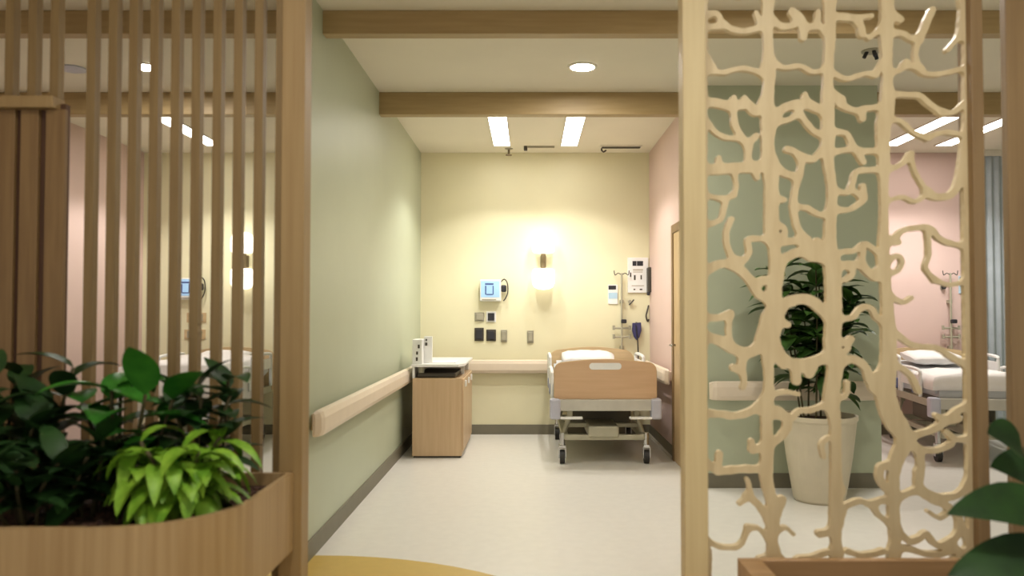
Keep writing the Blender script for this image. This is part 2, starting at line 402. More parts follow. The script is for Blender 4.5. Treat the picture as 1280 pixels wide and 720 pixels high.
def sheet(x, y, label, rot=0, y0=.12, y1=.80, drop=.64, zt=.772, m='linen'):
    """bed linen laid over the mattress, hanging at both sides and over the foot end"""
    bm = BM(); rows = []
    w = .452
    def sec(k, z): return [(-w-.004, drop), (-w, (drop+zt)/2), (-.435, zt-.02), (-.38, zt-.004), (-.2, zt+k), (0, zt+k*.6), (.2, zt+k*1.2), (.38, zt-.004), (.435, zt-.02), (w, (drop+zt)/2), (w+.004, drop)]
    n = 12
    rows.append([bm.verts.new((a*1.0, y0-.012, min(b, drop))) for a, b in sec(0, 0)])
    rows.append([bm.verts.new((a*1.0, y0-.012, min(b, (drop+zt)/2))) for a, b in sec(0, 0)])
    rows.append([bm.verts.new((a, y0-.002, min(b, zt-.012))) for a, b in sec(0, 0)])
    for j in range(n+1):
        yy = y0+.01+(y1-y0-.01)*j/n; k = .012+.012*math.sin(j*1.3)
        rise = 0 if yy < .98 else (yy-.98)*.17
        rows.append([bm.verts.new((a+.004*math.sin(j*2.1+i), yy, b+(rise+.004*math.sin(j*1.7+i*2) if b > drop+.01 else 0))) for i, (a, b) in enumerate(sec(k, 0))])
    for a, b in zip(rows, rows[1:]):
        for k in range(len(a)-1):
            try: bm.faces.new((a[k], a[k+1], b[k+1], b[k]))
            except ValueError: pass
    bmesh.ops.remove_doubles(bm, verts=bm.verts[:], dist=.0005)
    bmesh.ops.solidify(bm, geom=bm.faces[:], thickness=.01)
    o = obj('bed_sheet', bm, m, loc=(x, y, .004), smooth=True); o.rotation_euler = (0, 0, rot)
    return tag(o, label, 'sheet', 'white folded bed sheets')
sheet(BEDX, BEDY, 'white sheet folded across the maple-ended bed')
sheet(-3.30, 7.25, 'white duvet hanging over the bed behind the wooden slats', 0, .04, 1.15, .50, .90)
sheet(4.15, 7.28, 'white duvet over the foot of the bed behind the lattice', -.14, .04, .75, .66, .80)

# ------------------------------------------------------------------ cabinet and what stands on it
CX0, CX1, CY0, CY1 = -1.125, -.645, 7.63, 8.78
t = thing('bedside_cabinet', 'long oak cabinet with pale top against the sage green wall', 'cabinet')
obj('cabinet_body', box(BM(), CX0+.01, CX1, CY0, CY1, .018, .755, .004), 'cab', t)
obj('plinth', box(BM(), CX0+.02, CX1-.01, CY0+.008, CY1-.02, 0, .018), 'dgrey', t)
bm = BM(); box(bm, CX0+.01, CX0+.03, CY0, CY1, .755, .862); box(bm, CX0+.03, CX1-.02, CY1-.03, CY1, .755, .862); box(bm, CX1-.05, CX1-.02, CY0+.5, CY0+.55, .755, .862)
obj('open_shelf', bm, 'white', t)
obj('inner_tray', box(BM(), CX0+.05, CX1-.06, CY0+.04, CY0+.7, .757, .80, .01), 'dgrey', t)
bm = BM(); prism(bm, [(CX0, CY0-.02), (CX1-.03, CY0-.02), (CX1+.02, CY0+.12), (CX1+.02, CY1), (CX0, CY1)], .862, .888, 'z', .004)
obj('worktop', bm, 'white', t, label='thin white top with a clipped corner')
for i in range(3):
    d = obj('door', box(BM(), CX1, CX1+.016, CY0+.02+i*.37, CY0+.375+i*.37, .07, .745, .003), 'cab', t)
    obj('door_pull', box(BM(), CX1+.016, CX1+.032, CY0+.17+i*.37, CY0+.22+i*.37, .66, .72, .004), 'white', d)
t = thing('glove_box_holder', 'white dispenser box with dark marks standing on the cabinet corner', 'dispenser', (CX0+.07, CY0+.12, .888))
obj('box_shell', box(BM(), -.065, .03, -.1, .1, 0, .235, .006), 'white', t)
obj('side_wing', box(BM(), .031, .11, .03, .055, 0, .26, .004), 'white', t)
bm = BM(); box(bm, -.03, -.012, -.103, -.1, .03, .065); box(bm, -.012, .006, -.103, -.1, .15, .185); box(bm, -.028, -.01, -.103, -.1, .09, .12)
obj('printed_marks', bm, 'dgrey', t)
bm = BM(); box(bm, .04, .062, .027, .03, .17, .20); box(bm, .045, .06, .027, .03, .215, .235); obj('wing_marks', bm, 'dgrey', t)
bm = BM(); box(bm, -.13, .13, -.19, .19, 0, .006, .001)
o = obj('paper_sheets', bm, 'paper', loc=(CX0+.28, CY0+.32, .889)); tag(o, 'white papers lying on the cabinet top', 'paper')
bm = BM(); lathe(bm, [(.028, 0), (.036, .085), (.033, .085), (.026, .006), (.004, .005)], n=24)
o = obj('plastic_cup', bm, 'grey', loc=(CX0+.085, CY0+.02+.05, .80), smooth=False); tag(o, 'small grey cup in the open shelf under the cabinet top', 'cup'); o.location.z = .802

# ------------------------------------------------------------------ equipment on the yellow back wall
def onwall(px, py, y=YB): p = W(px, py, y); return (p.x, y, p.z)
def monitor(loc, label):
    t = thing('wall_mounted_monitor', label, 'monitor', loc, group='wall monitors')
    obj('wall_bracket', box(BM(), -.05, .05, -.04, -.001, -.05, .05, .006), 'grey', t)
    obj('casing', box(BM(), -.125, .115, -.09, -.04, -.125, .12, .012), 'white', t)
    obj('screen', box(BM(), -.11, .10, -.094, -.09, -.08, .105, .002), 'screen', t)
    bm = BM(); box(bm, -.065, .03, -.097, -.094, .06, .078); box(bm, -.065, -.05, -.097, -.094, -.05, .05); box(bm, .02, .032, -.097, -.094, -.05, .05); box(bm, -.05, .02, -.097, -.094, -.055, -.042)
    obj('readout', bm, 'blue', t)
    obj('button_strip', box(BM(), -.10, .06, -.094, -.09, -.112, -.1), 'grey', t)
    bm = BM(); tube(bm, smooth_path([(.11, -.06, .09), (.15, -.06, .125), (.185, -.06, .08), (.19, -.06, -.02), (.165, -.06, -.09), (.14, -.06, -.12)]), .007)
    obj('cable_loop', bm, 'dgrey', t, smooth=True)
    obj('pressure_cuff', box(BM(), .115, .175, -.08, -.045, -.02, .06, .015), 'black', t)
    return t
mon = monitor(onwall(614, 363), 'small monitor with blue screen left of the glowing lamp')
dup(mon, onwall(238, 361), 'small monitor on the back wall seen between the wooden slats')
def outlet(name, px, py, w, h, m1, m2, label, cat, grp=None, y=YB):
    t = thing(name, label, cat, onwall(px, py, y), group=grp)
    obj('plate', box(BM(), -w/2, w/2, -.012, -.001, -h/2, h/2, .003), m1, t)
    obj('socket', box(BM(), -w*.34, w*.34, -.03, -.012, -h*.36, h*.36, .004), m2, t)
    return t
outlet('gas_outlet', 599.5, 396, .11, .1, 'grey', 'grey', 'grey outlet below the monitor, upper left of the group of four', 'outlet', 'medical gas outlets')
outlet('gas_outlet', 614, 396, .11, .12, 'white', 'black', 'white outlet with black centre directly below the blue monitor', 'outlet', 'medical gas outlets')
outlet('gas_outlet', 599, 418, .105, .15, 'dgrey', 'black', 'dark outlet, lower left of the group of four', 'outlet', 'medical gas outlets')
outlet('gas_outlet', 614, 419, .11, .13, 'dgrey', 'black', 'dark square outlet beside the grey switch plate', 'outlet', 'medical gas outlets')
outlet('wall_switch_plate', 630, 420, .072, .14, 'grey', 'grey', 'grey plate just right of the dark outlets', 'switch plate', 'grey wall plates')
outlet('wall_switch_plate', 663, 421, .072, .14, 'grey', 'grey', 'grey plate alone below the glowing lamp', 'switch plate', 'grey wall plates')
for px, py, w in ((246, 397, .22), (244, 418, .24)):
    outlet('gas_outlet', px, py, w, .11, 'bedw2', 'grey', 'pale outlet glimpsed between the slats, %s one' % ('upper' if py < 400 else 'lower'), 'outlet', 'pale outlets behind the slats')
# printed notices
t = thing('wall_notice', 'large white notice with dark heading on the wall above the bed', 'notice', onwall(797, 344), group='printed wall notices')
obj('board', box(BM(), -.115, .12, -.02, -.001, -.2, .2, .004), 'paper', t)
bm = BM(); box(bm, -.06, -.015, -.022, -.02, .105, .16); box(bm, -.01, .06, -.022, -.02, .105, .16); obj('heading', bm, 'black', t)
bm = BM(); box(bm, -.055, .06, -.022, -.02, .05, .068); box(bm, -.055, .055, -.022, -.02, .03, .04); box(bm, -.07, .07, -.022, -.02, -.125, -.115)
obj('text_lines', bm, 'cove', t)
bm = BM(); box(bm, -.045, -.025, -.022, -.02, -.055, .0); box(bm, .03, .045, -.022, -.02, -.05, .0); box(bm, -.09, -.075, -.022, -.02, -.02, .03); box(bm, -.05, -.03, -.022, -.02, -.17, -.155); box(bm, .02, .05, -.022, -.02, -.17, -.155)
obj('small_prints', bm, 'dgrey', t)
t = thing('wall_notice', 'small white and pale blue notice beside the drip pole', 'notice', onwall(766, 368), group='printed wall notices')
obj('board', box(BM(), -.055, .055, -.012, -.001, -.11, .11, .003), 'paper', t)
obj('heading', box(BM(), -.05, .035, -.015, -.012, .055, .1), 'black', t)
obj('blue_band', box(BM(), -.05, .05, -.015, -.012, -.05, .02), 'ltblue', t)
t = thing('sharps_holder', 'dark grey slim holder hanging on the wall right of the large notice', 'holder', onwall(811, 349))
obj('holder_body', box(BM(), -.028, .012, -.13, -.001, -.15, .13, .01), 'dgrey', t)
obj('holder_cap', box(BM(), -.04, -.005, -.14, -.10, -.185, -.145, .008), 'black', t)
t = thing('hanging_hose', 'small dark loop of tube hanging by the corner of the pink wall', 'tube', onwall(809, 395))
bm = BM(); tube(bm, smooth_path([(.015, -.01, .12), (.0, -.03, .07), (-.018, -.04, 0), (0, -.03, -.06), (.015, -.01, -.04)]), .009); obj('hose_loop', bm, 'dgrey', t, smooth=True)
t = thing('wall_valve', 'tiny grey valve on the wall below the large notice', 'valve', onwall(787, 378))
bm = BM(); cyl(bm, (0, -.001, .01), (0, -.04, .01), .018, 12); obj('valve_body', bm, 'grey', t)
bm = BM(); cyl(bm, (-.01, -.035, -.03), (.045, -.035, .03), .008, 8); obj('valve_lever', bm, 'dgrey', t)
# drip pole
def iv_pole(x, y, label, ztop=1.85):
    t = thing('wall_mounted_drip_pole', label, 'drip pole', (x, y, 0), group='drip poles')
    bm = BM(); cyl(bm, (0, 0, .90), (0, 0, ztop), .012, 12); obj('pole', bm, 'bmetal', t)
    for z in (.98, 1.5):
        obj('wall_bracket', box(BM(), -.02, .02, .0, YB-y-.001, z-.02, z+.02, .003), 'grey', t)
    for s in (-1, 1):
        bm = BM(); tube(bm, smooth_path([(0, 0, ztop-.02), (s*.04, 0, ztop), (s*.075, 0, ztop-.02), (s*.085, 0, ztop+.03)]), .005); obj('bag_hook', bm, 'dgrey', t)
    for z in (1.20, 1.10):
        bm = BM(); cyl(bm, (-.09, 0, z), (.09, 0, z), .011, 8); cyl(bm, (-.09, 0, z-.02), (-.09, 0, z+.03), .014, 8); cyl(bm, (.09, 0, z-.02), (.09, 0, z+.03), .014, 8)
        obj('cross_bar', bm, 'grey', t)
    bm = BM(); box(bm, -.01, .05, -.05, .015, 1.255, 1.30, .01); obj('clamp', bm, 'black', t)
    return t
ivp = iv_pole(W(778, 400, 8.97).x, 9.03, 'drip pole on the yellow wall behind the maple-ended bed', 1.82)
t = thing('pressure_cuff', 'dark blue cuff hanging beside the drip pole above the bed', 'cuff', onwall(795, 413))
bm = BM()
prism(bm, [(-.045, .085), (.05, .09), (.055, .0), (.03, -.08), (0, -.11), (-.03, -.07), (-.05, .0)], -.06, -.02, 'y', .01); obj('cuff_body', bm, 'navy', t)
bm = BM(); tube(bm, smooth_path([(-.01, -.065, .06), (0, -.07, -.03), (.01, -.06, -.12), (.02, -.03, -.26), (.02, -.02, -.36)]), .007); obj('cuff_hose', bm, 'black', t)
bm = BM(); cyl(bm, (0, -.001, .085), (0, -.05, .085), .012, 10); obj('peg', bm, 'grey', t)
# equipment in the right bay
dup(ivp, (W(1197, 440, 8.9).x, 9.03, 0), 'drip pole on the pink wall above the bed behind the lattice')
t = thing('wall_notice', 'pale blue notice on the pink wall seen through the lattice', 'notice', onwall(1204, 356), group='printed wall notices')
obj('board', box(BM(), -.055, .055, -.012, -.001, -.1, .1, .003), 'ltblue', t)
obj('heading', box(BM(), -.045, .045, -.015, -.012, .06, .09), 'blue', t)
t = thing('wall_fitting', 'small dark knob on the pink wall behind the lattice', 'knob', onwall(1178, 359))
obj('rose', cyl(BM(), (0, -.001, 0), (0, -.012, 0), .03, 16), 'grey', t); obj('knob_head', cyl(BM(), (0, -.012, 0), (0, -.05, 0), .022, 14), 'black', t)
# grey privacy curtain right of the pink wall
bm = BM(); pts = []
x0, x1 = 5.02, 5.75; n = 90
ya = [8.93+.012*math.sin(k*.6) for k in range(n+1)]
fr = [(x0+(x1-x0)*k/n, ya[k]) for k in range(n+1)]; bk = [(p[0], p[1]+.008) for p in fr[::-1]]
t = thing('privacy_curtain', 'grey pleated curtain at the right end of the pink wall', 'curtain', (0, 0, 0))
obj('curtain_fabric', prism(bm, fr+bk, .12, 3.13, 'z'), 'curtain', t)
obj('curtain_rail', box(BM(), 4.98, 5.8, 8.91, 8.96, 3.13, 3.2), 'trim', t)

# ------------------------------------------------------------------ plants
def leaf(bm, base, d, L, w, droop=.5, seg=7, fold=.25, tip=1.0, up=Vector((0, 0, 1)), wob=0):
    d = Vector(d).normalized(); p = Vector(base); rows = []
    for i in range(seg+1):
        t = i/seg
        side = d.cross(up)
        if side.length < .05: side = Vector((1, 0, 0))
        side.normalize(); nrm = side.cross(d).normalized()
        ww = w*.5*(math.sin(PI*min(1, t**.75))**.8)*(1 if t < .5 else (1-(t-.5)*.25*tip)) + .0015
        k = wob*math.sin(t*14)
        rows.append((bm.verts.new(p-side*ww+nrm*(ww*fold+k)), bm.verts.new(p), bm.verts.new(p+side*ww+nrm*(ww*fold-k))))
        p = p+d*(L/seg); d = (d+Vector((0, 0, -1))*droop/seg*1.3).normalized()
    for a, b in zip(rows, rows[1:]):
        bm.faces.new((a[0], a[1], b[1], b[0])); bm.faces.new((a[1], a[2], b[2], b[1]))
    return p
def bush(name, label, c, stems, hts, spread, leafL, leafW, m, per, droop=.7, grp=None, cat='plant', el=(.1, .9), seed=1):
    rnd = random.Random(seed)
    t = thing(name, label, cat, c, group=grp)
    bs = BM(); bl = BM()
    for s in range(stems):
        a = 2*PI*s/stems+rnd.uniform(-.3, .3); rr = spread*rnd.uniform(.35, 1) if stems > 1 else 0
        h = rnd.uniform(*hts); top = Vector((rr*math.cos(a), rr*math.sin(a), h))
        b0 = Vector((top.x*.25, top.y*.25, -.03)); mid = (b0+top)/2+Vector((rnd.uniform(-.02, .02), rnd.uniform(-.02, .02), .02))
        path = smooth_path([b0, mid, top], 4); tube(bs, path, .006, 6)
        for k in range(per):
            u = .35+.65*(k+1)/per; q = path[min(len(path)-1, int(u*(len(path)-1)))]
            az = k*2.4+rnd.uniform(-.4, .4)+a; e = rnd.uniform(*el)*(.6+.6*u)
            leaf(bl, q, (math.cos(az)*math.cos(e), math.sin(az)*math.cos(e), math.sin(e)), leafL*rnd.uniform(.75, 1.15), leafW*rnd.uniform(.8, 1.15), droop*rnd.uniform(.6, 1.3))
    obj('stems', bs, 'stem', t, smooth=True); obj('foliage', bl, m, t, smooth=True)
    return t
SOIL = .745
G = 'leafy plants in the curved planter'
bush('planter_plant', 'dark green leafy plant at the left edge of the curved planter', (-1.72, 2.62, SOIL), 9, (.22, .47), .22, .19, .085, 'leafd', 10, grp=G, seed=3)
bush('planter_plant', 'low dark green plant filling the front left of the curved planter', (-1.52, 2.45, SOIL), 9, (.08, .24), .2, .17, .07, 'leafd', 10, grp=G, seed=5)
bush('planter_plant', 'broad-leaved glossy green plant behind the bright lime plant', (-1.36, 2.72, SOIL), 6, (.34, .47), .17, .21, .105, 'leafm', 6, .8, grp=G, el=(.1, .9), seed=8)
bush('planter_plant', 'green plant behind the lime plant, nearest the slats and post', (-1.13, 2.78, SOIL), 5, (.26, .41), .12, .17, .085, 'leafd', 8, .7, grp=G, seed=12)
bush('planter_plant', 'dark undergrowth plant between the tall dark plant and the lime plant', (-1.42, 2.58, SOIL), 8, (.08, .26), .2, .17, .075, 'leafd', 9, grp=G, seed=15)
bush('lime_plant', 'bright lime green plant with drooping pointed leaves in the curved planter', (-1.12, 2.55, SOIL), 13, (.08, .25), .155, .185, .06, 'leafb', 13, 1.8, el=(-.1, .9), seed=21)

# curved left planter: floor-standing recessed base, rounded corner trough
def planter_outline(x0, x1, y0, y1, r, n=14):
    pts = [(x0, y0)]
    for k in range(n+1):
        a = -PI/2+PI/2*k/n; pts.append((x1-r+r*math.cos(a), y0+r+r*math.sin(a)))
    pts += [(x1, y1), (x0, y1)]
    return pts
PX0, PX1, PY0, PY1, PZ0, PZ1 = -3.0, -.89, 2.255, 3.035, .50, .79
t = thing('curved_planter', 'long oak planter with a rounded corner in front of the slats', 'planter')
oo = planter_outline(PX0, PX1, PY0, PY1, .34); ii = planter_outline(PX0+.022, PX1-.022, PY0+.022, PY1-.022, .318)
bm = BM()
vo0 = [bm.verts.new((x, y, PZ0)) for x, y in oo]; vo1 = [bm.verts.new((x, y, PZ1)) for x, y in oo]
vi1 = [bm.verts.new((x, y, PZ1)) for x, y in ii]; vi0 = [bm.verts.new((x, y, PZ0+.03)) for x, y in ii]
n = len(oo)
for k in range(n):
    j = (k+1) % n
    bm.faces.new((vo0[k], vo0[j], vo1[j], vo1[k])); bm.faces.new((vo1[k], vo1[j], vi1[j], vi1[k])); bm.faces.new((vi1[k], vi1[j], vi0[j], vi0[k]))
bm.faces.new(vo0[::-1]); bm.faces.new(vi0)
obj('planter_wall', bm, 'planter', t)
obj('recessed_base', prism(BM(), planter_outline(PX0+.05, PX1-.1, PY0+.12, PY1-.02, .25), 0, PZ0, 'z'), 'plank', t)
o = obj('planter_soil', prism(BM(), planter_outline(PX0+.023, PX1-.023, PY0+.023, PY1-.023, .317), PZ0+.031, SOIL, 'z'), 'soil', t)
# bark chips on the soil
bm = BM(); rnd = random.Random(4)
for k in range(260):
    x = rnd.uniform(-2.0, -.95); y = rnd.uniform(2.34, 2.98)
    if x > -1.2 and y < 2.55 and math.hypot(x+1.23, y-2.6) > .26: continue
    s = rnd.uniform(.008, .018); a = rnd.uniform(0, PI)
    r = bmesh.ops.create_cube(bm, size=1.0, matrix=Matrix.Translation((x, y, SOIL+.004)) @ Matrix.Rotation(a, 4, 'Z') @ Matrix.Rotation(rnd.uniform(-.4, .4), 4, 'X') @ Matrix.Diagonal((s*2, s, s*.6, 1)))
o = obj('bark_mulch', bm, 'soil', t); o['kind'] = 'stuff'

# ------------------------------------------------------------------ left slatted screen
SY = 3.06
t = thing('slatted_screen', 'tall oak screen of upright slats with a thick end post', 'screen')
pxs = [5.6, 34, 62, 108, 135, 160.6, 187, 213.5, 239.5, 266, 292, 318, 344.7]
xs = [W(p, 75, SY).x for p in pxs]
hz = Z(121, 3.04)
for i, x in enumerate(xs):
    z0 = hz if i < 3 else 0
    obj('slat', box(BM(), x, x+.034, SY, SY+.042, z0, H, .002), 'slat', t)
for k in range(1, 12):
    x = xs[0]-.088*k
    obj('slat', box(BM(), x, x+.034, SY, SY+.042, hz, H, .002), 'slat', t)
obj('end_post', box(BM(), X(350, 3.04), X(379, 3.04), 3.04, 3.135, 0, H, .003), 'post', t)
obj('top_rail', box(BM(), -2.95, X(350, 3.04), SY-.004, SY+.046, H-.05, H), 'slat', t)
# wooden panel that fills the left of the screen
t = thing('panelled_door', 'closed oak panel of wide vertical boards under the short slats', 'panel')
PR = X(72, 3.02)
obj('back_board', box(BM(), -2.95, PR-.01, 3.07, 3.10, 0, hz-.02), 'dark', t)
obj('header', box(BM(), -2.95, W(66, 127, 3.02).x, 3.02, 3.10, Z(134, 3.02), hz, .003), 'post', t)
edges = [(X(47, 3.02), PR), (X(15, 3.02), X(38, 3.02)), (X(-21, 3.02), X(8, 3.02))]
w = edges[1][1]-edges[1][0]
x = edges[2][0]
for k in range(9):
    x -= .10; edges.append((x-.0, x+.075))
for a, b in edges:
    obj('board', box(BM(), a, b, 3.05, 3.07, 0, Z(134, 3.02), .003), 'plank', t)

# ------------------------------------------------------------------ right lattice screen
S = []   # strokes: list of (x, y, half width) in measured units on the lattice plane
def st(hw, *pts):
    S.append([(p[0], p[1], (p[2] if len(p) > 2 else hw)*1.03+.3) for p in pts])
st(6, (961, -5), (960, 30), (961, 60, 5), (963, 90, 6), (960, 125, 7), (962, 150, 9), (960, 180, 7), (963, 205, 9), (965, 230, 8), (965, 290, 8), (968, 305), (970, 340, 7), (968, 370, 9), (970, 400, 9), (963, 420, 10), (960, 440, 7), (962, 470, 5), (961, 500, 6), (959, 530, 6), (960, 560, 7), (959, 600, 7), (966, 630, 6), (966, 655, 5), (968, 700, 6))
st(6, (1038, -5), (1038, 45), (1036, 90, 5), (1035, 120, 6), (1036, 160, 7), (1036, 200, 6), (1041, 240, 5), (1038, 300, 7), (1042, 340, 9), (1043, 400, 9), (1041, 430, 9), (1045, 460, 8), (1040, 500, 9), (1045, 530, 6), (1046, 600, 6), (1045, 650, 6), (1048, 700, 5))
st(7, (1110, -5), (1109, 45), (1110, 90, 5), (1110, 130, 8), (1105, 160, 8), (1106, 200, 6), (1106, 250, 4), (1106, 300, 5), (1108, 350, 5), (1111, 400, 7), (1112, 450, 9), (1108, 490, 11), (1116, 520, 12), (1132, 548, 10), (1122, 575, 8), (1118, 600, 6), (1118, 650, 5), (1121, 700, 5))
